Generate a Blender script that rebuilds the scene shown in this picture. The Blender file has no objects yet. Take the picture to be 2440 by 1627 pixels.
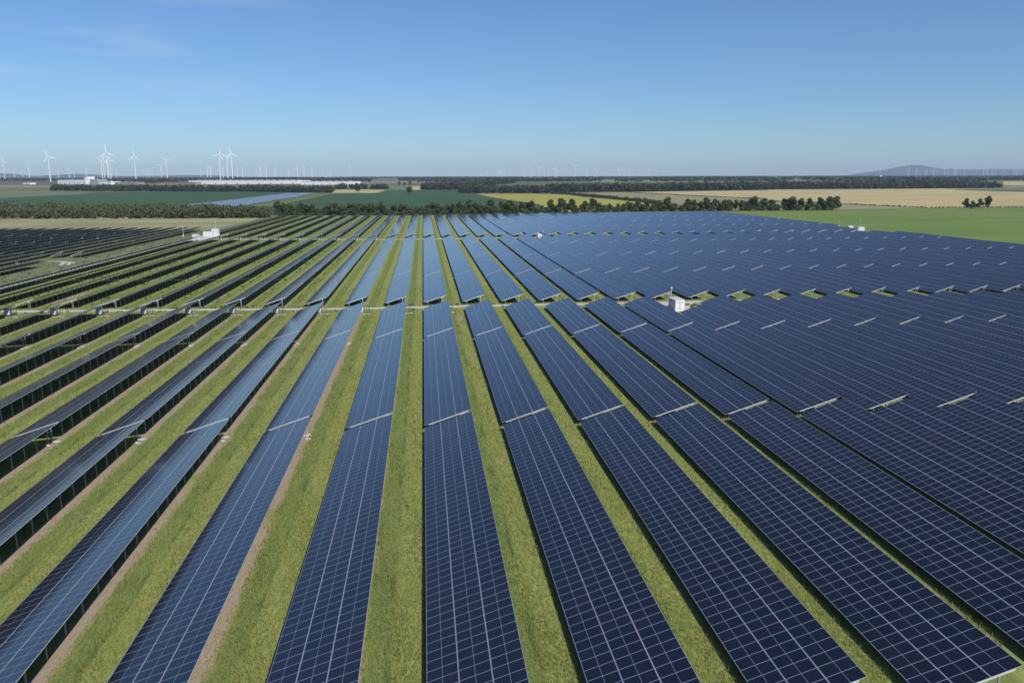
import bpy, math, random
import numpy as np
from mathutils import Vector, Matrix
rnd = random.Random(7)
rng = np.random.default_rng(7)
S = bpy.context.scene
COL = S.collection
R = math.radians
P = 10.868                      # row pitch in metres
TILT = R(18.04)
CT, ST = math.cos(TILT), math.sin(TILT)
LOW = .80

# ------------------------------------------------------------------ terrain
YB = [1600, 2200, 3000, 3900, 8000, 13000, 20000]
ZB = [0, 4, 20, 27, 45, 69, 78]
def zt(x, y):
    return .012*float(np.clip(-x-20, 0, 120)) + float(np.interp(y, YB, ZB))

# ------------------------------------------------------------------ helpers
class MB:
    """collects boxes, bars, tubes and free faces; build() links them as one mesh object"""
    def __init__(s): s.v = []; s.f = []; s.m = []; s.uv = {}
    def face(s, pts, m=0, uv=None):
        n = len(s.v); s.v += [tuple(p) for p in pts]; s.f.append(tuple(range(n, n+len(pts)))); s.m.append(m)
        if uv: s.uv[len(s.f)-1] = uv
    def hexa(s, p, m=0):        # p: 8 corners, bottom ring then top ring
        n = len(s.v); s.v += [tuple(q) for q in p]
        for a in ((3,2,1,0),(4,5,6,7),(0,1,5,4),(1,2,6,5),(2,3,7,6),(3,0,4,7)):
            s.f.append(tuple(n+i for i in a)); s.m.append(m)
    def box(s, x0, x1, y0, y1, z0, z1, m=0):
        s.hexa([(x0,y0,z0),(x1,y0,z0),(x1,y1,z0),(x0,y1,z0),(x0,y0,z1),(x1,y0,z1),(x1,y1,z1),(x0,y1,z1)], m)
    def slope(s, s0, s1, y0, y1, d0, d1, low=LOW, m=0):   # box lying along the tilted plane, d = depth below its surface
        def q(a, d): return (a*CT + d*ST, low + a*ST - d*CT)
        c = [q(s0,d1), q(s1,d1), q(s1,d0), q(s0,d0)]
        s.hexa([(c[0][0],y0,c[0][1]),(c[1][0],y0,c[1][1]),(c[1][0],y1,c[1][1]),(c[0][0],y1,c[0][1]),
                (c[3][0],y0,c[3][1]),(c[2][0],y0,c[2][1]),(c[2][0],y1,c[2][1]),(c[3][0],y1,c[3][1])], m)
    def tube(s, pts, rad, n=6, m=0, cap=True):
        rings = []
        for i, p in enumerate(pts):
            p = Vector(p); a = Vector(pts[max(i-1,0)]); b = Vector(pts[min(i+1,len(pts)-1)])
            d = (b-a).normalized(); u = d.orthogonal().normalized() if i == 0 else (uu - d*uu.dot(d)).normalized()
            uu = u; w = d.cross(u); r = rad[i] if hasattr(rad, '__len__') else rad
            base = len(s.v)
            for k in range(n):
                t = 2*math.pi*k/n; s.v.append(tuple(p + (u*math.cos(t) + w*math.sin(t))*r))
            rings.append(base)
        for a, b in zip(rings, rings[1:]):
            for k in range(n):
                s.f.append((a+k, a+(k+1)%n, b+(k+1)%n, b+k)); s.m.append(m)
        if cap:
            s.f.append(tuple(rings[0]+k for k in range(n))[::-1]); s.m.append(m)
            s.f.append(tuple(rings[-1]+k for k in range(n))); s.m.append(m)
    def ball(s, c, r, m=0, n=8, sq=1.):
        rows = 5; base = len(s.v)
        for i in range(1, rows):
            t = math.pi*i/rows
            for k in range(n):
                a = 2*math.pi*k/n; s.v.append((c[0]+r*math.sin(t)*math.cos(a), c[1]+r*math.sin(t)*math.sin(a), c[2]+r*sq*math.cos(t)))
        top = len(s.v); s.v.append((c[0],c[1],c[2]+r*sq)); s.v.append((c[0],c[1],c[2]-r*sq))
        for i in range(rows-2):
            for k in range(n):
                s.f.append((base+i*n+k, base+(i+1)*n+k, base+(i+1)*n+(k+1)%n, base+i*n+(k+1)%n)); s.m.append(m)
        for k in range(n):
            s.f.append((top, base+k, base+(k+1)%n)); s.m.append(m)
            b = base+(rows-2)*n; s.f.append((top+1, b+(k+1)%n, b+k)); s.m.append(m)
    def mesh(s, name, mats):
        me = bpy.data.meshes.new(name); me.from_pydata(s.v, [], s.f)
        for m in (mats if isinstance(mats, (list, tuple)) else [mats]): me.materials.append(m)
        me.polygons.foreach_set('material_index', s.m)
        if s.uv:
            l = me.uv_layers.new(name='UVMap')
            for i, uv in s.uv.items():
                for k, li in enumerate(me.polygons[i].loop_indices): l.data[li].uv = uv[k]
        me.update(); return me
    def build(s, name, mats, parent=None, loc=None):
        return link(name, s.mesh(name, mats), parent, loc)
def link(name, me, parent=None, loc=None):
    o = bpy.data.objects.new(name, me); COL.objects.link(o)
    if parent: o.parent = parent
    if loc is not None: o.location = loc
    return o
def tag(o, label=None, cat=None, group=None, kind=None):
    for k, v in (('label', label), ('category', cat), ('group', group), ('kind', kind)):
        if v: o[k] = v
    return o
def empty(name, loc, rz=0, label=None, cat=None, group=None):
    o = bpy.data.objects.new(name, None); COL.objects.link(o); o.location = loc; o.rotation_euler.z = rz
    o.empty_display_size = .1
    return tag(o, label, cat, group)
def npmesh(name, v, nv, mat):   # v: (n, nv, 3) separate triangles or quads
    n = v.shape[0]; me = bpy.data.meshes.new(name)
    me.vertices.add(n*nv); me.vertices.foreach_set('co', v.reshape(-1).astype(np.float32))
    me.loops.add(n*nv); me.loops.foreach_set('vertex_index', np.arange(n*nv, dtype=np.int32))
    me.polygons.add(n); me.polygons.foreach_set('loop_start', np.arange(0, n*nv, nv, dtype=np.int32))
    me.materials.append(mat); me.update(calc_edges=True); return me

# ------------------------------------------------------------------ materials
class NT:
    def __init__(s, name):
        s.mat = bpy.data.materials.new(name); s.mat.use_nodes = True; s.t = s.mat.node_tree; s.t.nodes.clear()
        s.out = s.n('ShaderNodeOutputMaterial'); s.b = s.n('ShaderNodeBsdfPrincipled')
        s.l(s.b.outputs[0], s.out.inputs[0])
    def n(s, k, **kw):
        a = s.t.nodes.new(k)
        for x, y in kw.items(): setattr(a, x, y)
        return a
    def l(s, a, b): s.t.links.new(a, b)
    def put(s, i, v):
        if hasattr(v, 'is_output'): s.l(v, i)
        else: i.default_value = v
    def m(s, op, a, b=0., c=0., clamp=False):
        x = s.n('ShaderNodeMath', operation=op, use_clamp=clamp)
        s.put(x.inputs[0], a); s.put(x.inputs[1], b); s.put(x.inputs[2], c); return x.outputs[0]
    def step(s, x, a, b):       # smooth 0..1 between a and b
        q = s.n('ShaderNodeMapRange', interpolation_type='SMOOTHSTEP'); s.put(q.inputs[0], x); s.put(q.inputs[1], a); s.put(q.inputs[2], b); return q.outputs[0]
    def mix(s, f, a, b, mode='MIX'):
        x = s.n('ShaderNodeMix', data_type='RGBA', blend_type=mode)
        s.put(x.inputs[0], f); s.put(x.inputs[6], a if hasattr(a,'is_output') else (*a,1)); s.put(x.inputs[7], b if hasattr(b,'is_output') else (*b,1)); return x.outputs[2]
    def pos(s, kind='Object'):
        c = s.n('ShaderNodeTexCoord'); return c.outputs[kind]
    def xyz(s, v):
        x = s.n('ShaderNodeSeparateXYZ'); s.l(v, x.inputs[0]); return x.outputs
    def noise(s, v, scale, detail=3, rough=.55, stretch=None):
        if stretch:
            mp = s.n('ShaderNodeMapping'); s.l(v, mp.inputs[0]); mp.inputs['Scale'].default_value = stretch; v = mp.outputs[0]
        x = s.n('ShaderNodeTexNoise'); s.l(v, x.inputs['Vector']); x.inputs['Scale'].default_value = scale
        x.inputs['Detail'].default_value = detail; x.inputs['Roughness'].default_value = rough; return x.outputs[0]
    def set(s, **kw):
        for k, v in kw.items():
            k = {'color':'Base Color','rough':'Roughness','metal':'Metallic','ior':'IOR','spec':'Specular IOR Level','normal':'Normal'}[k]
            if k == 'Base Color' and not hasattr(v, 'is_output'): v = (*v, 1)
            s.put(s.b.inputs[k], v)
        return s.mat

def plain(name, c, rough=.6, metal=0., var=.25, scale=2., spec=.5):
    t = NT(name); n = t.noise(t.pos(), scale, 4)
    lo = tuple(x*(1-var) for x in c); hi = tuple(min(1, x*(1+var)) for x in c)
    return t.set(color=t.mix(n, lo, hi), rough=rough, metal=metal, spec=spec)
M_GALV = plain('galvanised_steel', (.62,.64,.66), .42, .35, .12, 3.)
M_BRIGHT = plain('sunlit_galvanised', (.66,.68,.70), .4, .3, .05, 3.)  # same galvanised steel, colour lightened for the sun on the end beams
M_POST = plain('post_steel', (.36,.39,.40), .5, .4, .15, 3.)
M_BACK = plain('module_back', (.02,.024,.03), .5, 0, .2)
M_WHITE = plain('white_paint', (.80,.81,.82), .45, 0, .04)
M_WHITE2 = plain('aged_white_paint', (.62,.63,.64), .5, 0, .1)
M_GREYP = plain('grey_paint', (.32,.36,.40), .5, 0, .1)
M_CONC = plain('concrete', (.42,.40,.36), .85, 0, .15, 4.)
M_GRAVEL = plain('gravel', (.47,.43,.38), .95, 0, .28, 1.3, .2)
M_SAND = plain('bare_soil', (.33,.26,.19), .95, 0, .35, .8, .2)
M_TURB = plain('turbine_white', (.85,.86,.86), .45, 0, .03)
M_RED = plain('turbine_red', (.45,.10,.08), .5, 0, .1)
M_BARK = plain('bark', (.10,.08,.06), .9, 0, .3)
M_ROOF = plain('roof_sheet', (.55,.57,.60), .5, 0, .08, .05)
M_BRICK = plain('tile_red', (.32,.14,.10), .8, 0, .2, .3)
M_DGREEN = plain('dark_metal', (.05,.09,.08), .5, .2, .2)

def panel_material():
    t = NT('solar_module_glass'); uv = t.pos('UV'); o = t.xyz(uv)
    u, v = o[0], o[1]           # u runs 0..1 over a module's length, v counts modules along the row
    fv = t.m('FRACT', v)
    dv = t.m('MULTIPLY', t.m('MINIMUM', fv, t.m('SUBTRACT', 1., fv)), 1.14)
    du = t.m('MULTIPLY', t.m('MINIMUM', u, t.m('SUBTRACT', 1., u)), 2.285)
    frame = t.m('MAXIMUM', t.m('LESS_THAN', dv, .0205), t.m('LESS_THAN', du, .033))
    mid = t.m('LESS_THAN', t.m('ABSOLUTE', t.m('SUBTRACT', u, .5)), .0062)
    cv = t.m('FRACT', t.m('MULTIPLY', fv, 6.)); cu = t.m('FRACT', t.m('MULTIPLY', u, 24.))
    cell = t.m('MAXIMUM', t.m('LESS_THAN', cv, .06), t.m('LESS_THAN', cu, .10))
    wn = t.n('ShaderNodeTexWhiteNoise', noise_dimensions='3D')
    cmb = t.n('ShaderNodeCombineXYZ'); t.l(t.m('FLOOR', v), cmb.inputs[0])
    oi = t.n('ShaderNodeObjectInfo'); t.l(oi.outputs['Random'], cmb.inputs[1]); t.l(cmb.outputs[0], wn.inputs[0])
    base = t.mix(wn.outputs[0], (.0035,.0072,.0155), (.0075,.0085,.0200))
    c = t.mix(cell, base, (.028,.038,.058))
    c = t.mix(mid, c, (.22,.25,.34))
    wn2 = t.n('ShaderNodeTexWhiteNoise', noise_dimensions='3D'); cmb2 = t.n('ShaderNodeCombineXYZ'); t.l(t.m('FLOOR', t.m('ADD', v, .5)), cmb2.inputs[0]); t.l(oi.outputs['Random'], cmb2.inputs[1]); cmb2.inputs[2].default_value = 5.; t.l(cmb2.outputs[0], wn2.inputs[0])
    fr = t.mix(wn2.outputs[0], (.33,.43,.50), (.45,.38,.54))  # bluish and mauve diffraction tints painted into the frame colour
    c = t.mix(frame, c, fr)
    rough = t.m('ADD', t.m('MULTIPLY', frame, .30), t.m('ADD', .125, t.m('MULTIPLY', wn.outputs[0], .03)))
    t.b.inputs['Sheen Weight'].default_value = .05; t.b.inputs['Sheen Roughness'].default_value = .4; t.b.inputs['Sheen Tint'].default_value = (.75,.85,1,1)
    return t.set(color=c, rough=rough, ior=1.42, metal=t.m('MULTIPLY', frame, .3))
M_PANEL = panel_material()

def ground_material():
    t = NT('meadow_ground'); p = t.pos(); o = t.xyz(p); x, y = o[0], o[1]
    n1 = t.noise(p, .09, 5, .6); n2 = t.noise(p, 1.6, 5, .65, (1.8,.5,1)); n3 = t.noise(p, .5, 4, .6, (1.6,.35,1)); n4 = t.noise(p, .012, 4, .6)
    rem = t.m('FLOORED_MODULO', t.m('ADD', x, t.m('MULTIPLY', t.m('SUBTRACT', n3, .5), 1.1)), P)
    grass = t.mix(t.step(n1, .35, .65), (.245,.265,.075), (.285,.295,.095))
    grass = t.mix(t.step(n2, .42, .68), grass, (.175,.225,.055))
    lush = t.m('MULTIPLY', t.step(rem, 5.9, 6.7), t.m('SUBTRACT', 1., t.step(rem, 7.5, 8.9)))
    grass = t.mix(t.m('MULTIPLY', lush, t.m('ADD', .25, t.m('MULTIPLY', n3, .6))), grass, (.10,.165,.055))
    track = t.m('SUBTRACT', 1., t.step(t.m('ABSOLUTE', t.m('SUBTRACT', rem, 8.15)), .10, .35))
    grass = t.mix(t.m('MULTIPLY', t.m('MULTIPLY', track, .6), t.step(n3, .42, .62)), grass, (.045,.075,.020))
    strip = t.m('MULTIPLY', t.step(rem, 4.55, 4.95), t.m('SUBTRACT', 1., t.step(rem, 5.9, 6.45)))
    strip = t.m('MULTIPLY', strip, t.m('SUBTRACT', 1., t.step(y, 150., 250.)))
    strip = t.m('MULTIPLY', strip, t.step(t.m('ADD', n1, t.m('MULTIPLY', n2, .25)), .42, .58))
    soil = t.mix(n2, (.27,.205,.145), (.40,.33,.25))
    inner = t.mix(strip, grass, soil)
    patch = t.m('MULTIPLY', t.step(n1, .66, .74), t.m('SUBTRACT', 1., t.step(y, 200., 500.)))
    inner = t.mix(t.m('MULTIPLY', patch, .5), inner, soil)
    # farmland outside the fence
    vor = t.n('ShaderNodeTexVoronoi'); mp = t.n('ShaderNodeMapping'); t.l(p, mp.inputs[0]); mp.inputs['Scale'].default_value = (.0016,.0006,1); t.l(mp.outputs[0], vor.inputs['Vector']); vor.inputs['Scale'].default_value = 1.
    vc = t.xyz(vor.outputs['Color'])
    farm = t.mix(t.m('GREATER_THAN', vc[0], .45), (.085,.105,.050), (.20,.175,.10))
    farm = t.mix(t.m('GREATER_THAN', vc[1], .62), farm, (.050,.085,.035))
    farm = t.mix(t.m('MULTIPLY', n4, .35), farm, (.14,.14,.07))
    rough_g = t.mix(t.step(n3, .4, .62), (.12,.15,.065), (.20,.20,.11))
    outer = t.mix(t.step(y, 1500., 1620.), rough_g, farm)
    ins = t.m('MULTIPLY', t.m('MULTIPLY', t.m('GREATER_THAN', x, -131.), t.m('LESS_THAN', x, 290.)), t.m('LESS_THAN', y, 776.))
    c = t.mix(ins, outer, inner)
    bp = t.n('ShaderNodeBump'); bp.inputs['Strength'].default_value = .8; bp.inputs['Distance'].default_value = .25; t.l(n2, bp.inputs['Height'])
    return t.set(color=c, rough=.95, spec=.1, normal=bp.outputs[0])
def field(name, a, b, streak=(1,.08,1), scale=.05, c3=None):
    t = NT(name); p = t.pos(); n = t.noise(p, scale, 5, .6, streak); n2 = t.noise(p, .006, 3)
    c = t.mix(t.step(n, .35, .65), a, b)
    c = t.mix(t.m('MULTIPLY', t.step(n2, .45, .65), .6), c, c3 or tuple(.8*x for x in a))
    return t.set(color=c, rough=.95, spec=.1)
def leafmat(name, a, b, c):
    t = NT(name); p = t.pos(); oi = t.n('ShaderNodeObjectInfo')
    n = t.noise(p, .8, 3); col = t.mix(t.step(n, .35, .65), a, b)
    col = t.mix(t.m('MULTIPLY', oi.outputs['Random'], .7), col, c)
    t.set(color=col, rough=.7, spec=.25)
    tr = t.n('ShaderNodeBsdfTranslucent'); t.l(col, tr.inputs[0]); mx = t.n('ShaderNodeMixShader'); mx.inputs[0].default_value = .25
    t.l(t.b.outputs[0], mx.inputs[1]); t.l(tr.outputs[0], mx.inputs[2]); t.l(mx.outputs[0], t.out.inputs[0]); return t.mat
M_GROUND = ground_material()
M_LEAF = leafmat('tree_leaves', (.070,.105,.034), (.130,.170,.058), (.100,.115,.045))
M_LEAF2 = leafmat('scrub_leaves', (.060,.090,.030), (.155,.180,.070), (.10,.11,.05))
M_WOODS = leafmat('woodland_leaves', (.040,.062,.026), (.070,.095,.036), (.05,.07,.03))

# ------------------------------------------------------------------ ground sheet and things lying on it
def draped(name, poly, off, mat, steps=()):
    """a flat outline laid on the terrain, cut wherever the terrain bends"""
    import bmesh
    bm = bmesh.new(); bm.faces.new([bm.verts.new((x, y, 0)) for x, y in poly])
    bmesh.ops.triangulate(bm, faces=bm.faces[:])
    for yb in YB[:-1]:
        bmesh.ops.bisect_plane(bm, geom=bm.verts[:]+bm.edges[:]+bm.faces[:], plane_co=(0,yb,0), plane_no=(0,1,0))
    for xb in (-20, -140):
        bmesh.ops.bisect_plane(bm, geom=bm.verts[:]+bm.edges[:]+bm.faces[:], plane_co=(xb,0,0), plane_no=(1,0,0))
    for v in bm.verts: v.co.z = zt(v.co.x, v.co.y) + off
    bmesh.ops.recalc_face_normals(bm, faces=bm.faces[:])
    if sum(f.normal.z for f in bm.faces) < 0: bmesh.ops.reverse_faces(bm, faces=bm.faces[:])
    me = bpy.data.meshes.new(name); bm.to_mesh(me); bm.free(); me.materials.append(mat)
    return tag(link(name, me), kind='structure')
gx = [-16000, -8000, -3000, -1000, -400, -140, -80, -20, 40, 120, 300, 800, 2000, 5000, 10000, 16000]
gy = [-200, 0, 100, 200, 400, 700, 1100, 1600, 2200, 3000, 3900, 5500, 8000, 10500, 13000, 16500, 20000]
g = MB(); g.v = [(x, y, zt(x, y)) for y in gy for x in gx]
for j in range(len(gy)-1):
    for i in range(len(gx)-1):
        a = j*len(gx)+i; g.f.append((a, a+1, a+1+len(gx), a+len(gx))); g.m.append(0)
tag(g.build('ground', M_GROUND), kind='structure')

F_DG = field('young_maize_field', (.045,.092,.040), (.055,.105,.045))
F_PG = field('pale_crop_field', (.13,.17,.08), (.16,.20,.10))
F_LG = field('light_green_field', (.12,.16,.05), (.15,.18,.06))
F_GR = field('meadow_field', (.11,.185,.045), (.16,.215,.058), (.35,1,1), .03, (.185,.205,.062))
F_YE = field('yellow_field', (.31,.285,.060), (.35,.32,.085), (.2,1,1), .02, (.23,.23,.065))
F_TN = field('wheat_field', (.41,.335,.155), (.48,.395,.195), (.12,1,1), .014, (.33,.28,.15))
F_TG = field('ripening_field', (.235,.225,.115), (.28,.26,.14), (.12,1,1), .014, (.20,.195,.10))
F_BE = field('stubble_field', (.25,.255,.13), (.34,.31,.175), (.15,1,1), .03, (.17,.18,.09))
F_GY = field('grey_green_field', (.20,.19,.13), (.23,.21,.15))
fields = [
 (F_DG, .02, [(-820,1665),(-789,1941),(-712,2226),(-437,2186),(-215,1934),(-249,1908),(-320,1595),(-310,1102),(-299,963),(-420,800),(-900,800)]),
 (F_PG, .05, [(-1243,2362),(-1144,2332),(-870,2280),(-789,1941),(-818,1665),(-1100,1560)]),
 (F_LG, .05, [(-238,1186),(-249,1908),(-211,1901),(-193,961),(-213,880),(-226,880)]),
 (F_DG, .02, [(-193,880),(-193,961),(-211,1901),(-190,1955),(-104,1965),(-103,2276),(112,2279),(91,1903),(123,1875),(149,1342),(164,1126),(132,850),(-100,806),(-162,795)]),
 (F_TN, .03, [(-258,2329),(-102,2304),(-117,1968),(-217,1968)]),
 (F_PG, .03, [(-105,2715),(-33,2737),(-29,2361),(-102,2323)]),
 (F_TN, .03, [(-33,2711),(-4,2713),(-4,2294),(-29,2341)]),
 (F_YE, .03, [(123,1875),(212,1912),(258,1870),(317,1738),(326,1269),(328,1119),(250,880),(132,850),(164,1126),(149,1342)]),
 (F_TG, .03, [(350,1918),(506,1969),(584,1336),(536,1204),(571,1044),(590,893),(462,858),(250,868),(328,1119),(359,1549)]),
 (F_TN, .04, [(512,1993),(950,2138),(984,2215),(1537,2245),(1667,2076),(1500,1700),(900,895),(596,896),(576,1053),(544,1221),(594,1357)]),
 (F_GR, .03, [(291,780),(300,828),(459,848),(589,886),(711,882),(1100,882),(900,300),(400,150),(291,150)]),
 (F_BE, .03, [(-900,800),(-420,800),(-200,790),(-146,740),(-142,700),(-142,562),(-180,560),(-300,575),(-600,560),(-900,560)]),
 (F_TN, .05, [(2430,3152),(2506,3129),(2036,2540),(1966,2549)]),
 (F_BE, .05, [(1875,2430),(1988,2479),(1839,2293),(1776,2301)]),
 (F_DG, .09, [(1497,2181),(1624,2023),(1455,1812),(1444,1973)]),
 (F_GY, .05, [(-387,4504),(164,3848),(-14,3242),(-246,2855)]),
 (F_TN, .05, [(1295,3065),(1629,2986),(1416,2594),(1125,2659)]),
 (F_BE, .05, [(-1399,2856),(-1212,2806),(-1162,2689),(-1328,2710)]),
 (F_TG, .05, [(1500,6500),(4500,6500),(3600,4600),(1400,4600)]),
 (F_TG, .05, [(400,4400),(1250,4400),(1100,3500),(420,3500)]),
]
for m, off, poly in fields: draped('field', poly, off, m)
def road(name, pts, w, off=.012, mat=None):
    l, r = [], []
    for i, p in enumerate(pts):
        a = Vector(pts[max(i-1,0)]); b = Vector(pts[min(i+1,len(pts)-1)]); d = (b-a).normalized(); n = Vector((-d.y, d.x))
        k = w/2*(1+rnd.uniform(-.07,.07)); l.append(tuple(Vector(p)+n*k)); r.append(tuple(Vector(p)-n*k))
    return draped(name, l+r[::-1], off, mat or M_GRAVEL)
road('gravel_track', [(x, 216.9+.25*math.sin(x*.07)) for x in range(-136, 300, 8)], 3.3)
road('gravel_track', [(x, 474+.3*math.sin(x*.05)) for x in range(-132, 294, 12)], 4.0)
road('perimeter_track', [(-132.9, y) for y in range(60, 560, 20)], 2.9, .02)
road('farm_path', [(-156,349.5),(-152.5,350),(-149,348),(-146,344)], 2.2)
draped('farm_path', [(-149.5,349.8),(-142,343.5),(-140.7,333),(-145,333.5),(-147,341)], .014, M_GRAVEL)
draped('gravel_pad', [(65.6,195.4),(69.5,194.8),(72.3,196.5),(75.4,202),(74.6,208),(76,215.1),(64.4,215.1),(65,206)], .016, M_GRAVEL)
draped('gravel_pad', [(64.5,463),(76,463),(77,472.1),(64,472.1)], .016, M_GRAVEL)
draped('gravel_pad', [(-131.3,462),(-122,462),(-121.5,506),(-131.3,508)], .016, M_GRAVEL)

draped('bare_soil', [(-104.6,228.6),(-102.9,229),(-101.7,233.5),(-100.9,240),(-101.1,245.3),(-101.2,252),(-102.2,258),(-103.3,257.8),(-103.9,250),(-104.6,246),(-104.3,238.9),(-105.1,232.7)], .013, M_SAND)
draped('bare_soil', [(8.3,192.4),(9.2,193),(9.8,197.2),(9.6,203),(9.1,204.5),(8.5,201),(8.0,198)], .013, M_SAND)
draped('bare_soil', [(-60.7,234.6),(-59.9,238),(-59.5,246.9),(-59.8,252.9),(-60.6,246.9)], .013, M_SAND)
# ------------------------------------------------------------------ solar tables
_cache = {}
def strips(nmod, L, rows, low):
    key = ('s', nmod, round(L,2), rows, low)
    if key not in _cache:
        out = []
        for r in range(rows):
            s0 = r*2.305; s1 = s0+2.285; b = MB(); th = .035
            q = lambda a, d: (a*CT + d*ST, low + a*ST - d*CT)
            A, B = q(s0,0), q(s1,0); C_, D = q(s1,th), q(s0,th)
            b.face([(A[0],0,A[1]),(B[0],0,B[1]),(B[0],L,B[1]),(A[0],L,A[1])], 0, [(0,0),(1,0),(1,nmod),(0,nmod)])
            b.face([(D[0],0,D[1]),(D[0],L,D[1]),(C_[0],L,C_[1]),(C_[0],0,C_[1])], 1)
            for a, c in ((A,D),(B,C_)):
                b.face([(a[0],0,a[1]),(c[0],0,c[1]),(c[0],L,c[1]),(a[0],L,a[1])], 2)
            for yy in (0, L):
                b.face([(A[0],yy,A[1]),(B[0],yy,B[1]),(C_[0],yy,C_[1]),(D[0],yy,D[1])], 2)
            out.append(b.mesh('module_row', [M_PANEL, M_BACK, M_GALV]))
        _cache[key] = out
    return _cache[key]
def frames_y(L):
    n = max(2, round(L/3.15)); return [.07 + (L-.14)*i/n for i in range(n+1)]
def frame_mesh(L, rows, low, legs):
    key = ('f', round(L,2), rows, low, legs)
    if key not in _cache:
        b = MB(); w = rows*2.305-.02
        for r in range(rows):
            for f in (.22, .78):
                s = r*2.305+2.285*f; b.slope(s-.03, s+.03, .04, L-.04, .037, .11, low)
        for y in frames_y(L)[1:]:
            b.slope(.55, w-.55, y-.035, y+.035, .112, .26, low)
        if legs:
            for y in frames_y(L):
                for x in ((1.2,5.0) if rows == 3 else (2.3,)): leg_into(b, x, y, low)
        _cache[key] = b.mesh('support_frame', [M_POST])
    return _cache[key]
def leg_into(b, x, y, low, m=0):
    top = low + x*math.tan(TILT) - .22
    b.box(x-.05, x+.05, y-.04, y+.04, -.3, top, m)
def leg_mesh(x, low):
    key = ('l', x, low)
    if key not in _cache:
        b = MB(); top = low + x*math.tan(TILT) - .22
        b.box(-.05, .05, -.045, -.037, -.3, top); b.box(-.05, -.042, -.037, .037, -.3, top); b.box(.042, .05, -.037, .037, -.3, top)
        if x > 2: b.hexa([(-1.1,-.02,top-.41),(-1.02,-.02,top-.41),(-1.02,.02,top-.41),(-1.1,.02,top-.41),(-.05,-.02,top-1.15),(-.0501,-.02,top-1.08),(-.0501,.02,top-1.08),(-.05,.02,top-1.15)][::1])
        _cache[key] = b.mesh('leg', [M_POST])
    return _cache[key]
def beam_mesh(rows, low):
    key = ('b', rows, low)
    if key not in _cache:
        b = MB(); b.slope(.55, rows*2.305-.57, -.03, .03, .037, .195, low); _cache[key] = b.mesh('end_beam', [M_BRIGHT])
    return _cache[key]
ORD = ['zeroth','first','second','third','fourth','fifth','sixth','seventh','eighth','ninth','tenth','eleventh','twelfth','thirteenth','fourteenth','fifteenth','sixteenth','seventeenth','eighteenth','nineteenth','twentieth','twenty-first','twenty-second','twenty-third','twenty-fourth','twenty-fifth','twenty-sixth']
SEC = [(42.9,105.7,'third this side of the near track'),(106.7,169.5,'second this side of the near track'),(170.4,210.3,'first this side of the near track'),
       (220.2,281.6,'first beyond the near track'),(282.4,346.9,'second beyond the near track'),(347.7,416.2,'third beyond the near track'),(417.0,468.0,'fourth beyond the near track'),
       (484.5,553.6,'first beyond the far track'),(554.6,621.8,'second beyond the far track'),(622.8,688.8,'third beyond the far track'),(689.8,775,'last before the windbreak')]
def rowname(k):
    if k == 0: return 'in the upright centre row'
    return '%s row %s of the centre row' % (ORD[abs(k)], 'right' if k > 0 else 'left')

# camera model (also used to leave out tables the photograph cannot show and to rank them by size)
CH, CF, CPIT, CYAW, CROL, CX = 34.37, 1885.7/2440, .2016, .1095, -.0028, .572
r0 = Vector((math.cos(CYAW), -math.sin(CYAW), 0)); f0 = Vector((math.sin(CYAW), math.cos(CYAW), 0)); zz = Vector((0,0,1))
FWD = f0*math.cos(CPIT) - zz*math.sin(CPIT); UP = f0*math.sin(CPIT) + zz*math.cos(CPIT)
RR = r0*math.cos(CROL) + UP*math.sin(CROL); UU = UP*math.cos(CROL) - r0*math.sin(CROL)
CAM = Vector((CX, 0, CH))
def scr(x, y, z):
    p = Vector((x,y,z))-CAM; d = max(p.dot(FWD), .5); return .5+CF*p.dot(RR)/d, .3333-CF*p.dot(UU)/d
def seen_area(x0, x1, y0, y1, z0, z1):
    n = 0; N = 24
    pts = []
    for i in range(N+1):
        y = y0+(y1-y0)*i/N; pts.append((scr(x0,y,z0), scr(x1,y,z1)))
    a = 0.
    for (p, q), (r_, s_) in zip(pts, pts[1:]):
        cx = (p[0]+q[0]+r_[0]+s_[0])/4; cy = (p[1]+q[1]+r_[1]+s_[1])/4
        if -.02 < cx < 1.02 and -.02 < cy < .69:
            qd = [p, q, s_, r_]; a += abs(sum(qd[i][0]*qd[(i+1)%4][1]-qd[(i+1)%4][0]*qd[i][1] for i in range(4)))/2
    return a
cands = []
for k in range(-12, 27):
    for si, (y0, y1, ph) in enumerate(SEC):
        if k == 6 and si == 2: y1 = 195.2
        if k == 6 and si == 6: y1 = 461.5
        if k == -12 and si == 6: y1 = 461.0
        if k == -12 and si == 7: y0 = 508.
        if k == 26 and si == 6: y1 = 460
        if k == 26 and si == 7: y0 = 528.
        x = k*P; a = seen_area(x, x+6.56, y0, y1, LOW, LOW+2.14)
        if a > 0: cands.append((a, 'm', k, si, x, y0, y1, 'solar table %s, %s' % (rowname(k), ph)))
LFW = 4.57
for j in range(0, 17):
    xr = -153.6 - 8.1*j
    if j < 1: segs = [(491.3,554,1),(427.8,490.5,2),(364.3,427,3),(262,325.5,4),(199,261,5)]
    elif j == 1: segs = [(491.3,554,1),(427.8,490.5,2),(364.3,427,3),(284,347,4),(221,283,5)]
    else: segs = [(491.3,554,1),(427.8,490.5,2),(364.3,427,3),(300.8,363.5,4),(237.3,300,5)]
    for y0, y1, q in segs:
        a = seen_area(xr, xr+6.5, y0, y1, 2.2, 4.2)
        if a > 0: cands.append((a, 'l', j, q, xr, y0, y1, 'side field solar table, %s row from the grass strip, %s from the far end' % (ORD[j+1], ORD[q])))
cands.sort(key=lambda c: -c[0])
rest = MB(); rest_uv = {}
LOGN = [len(cands), 0]
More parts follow.
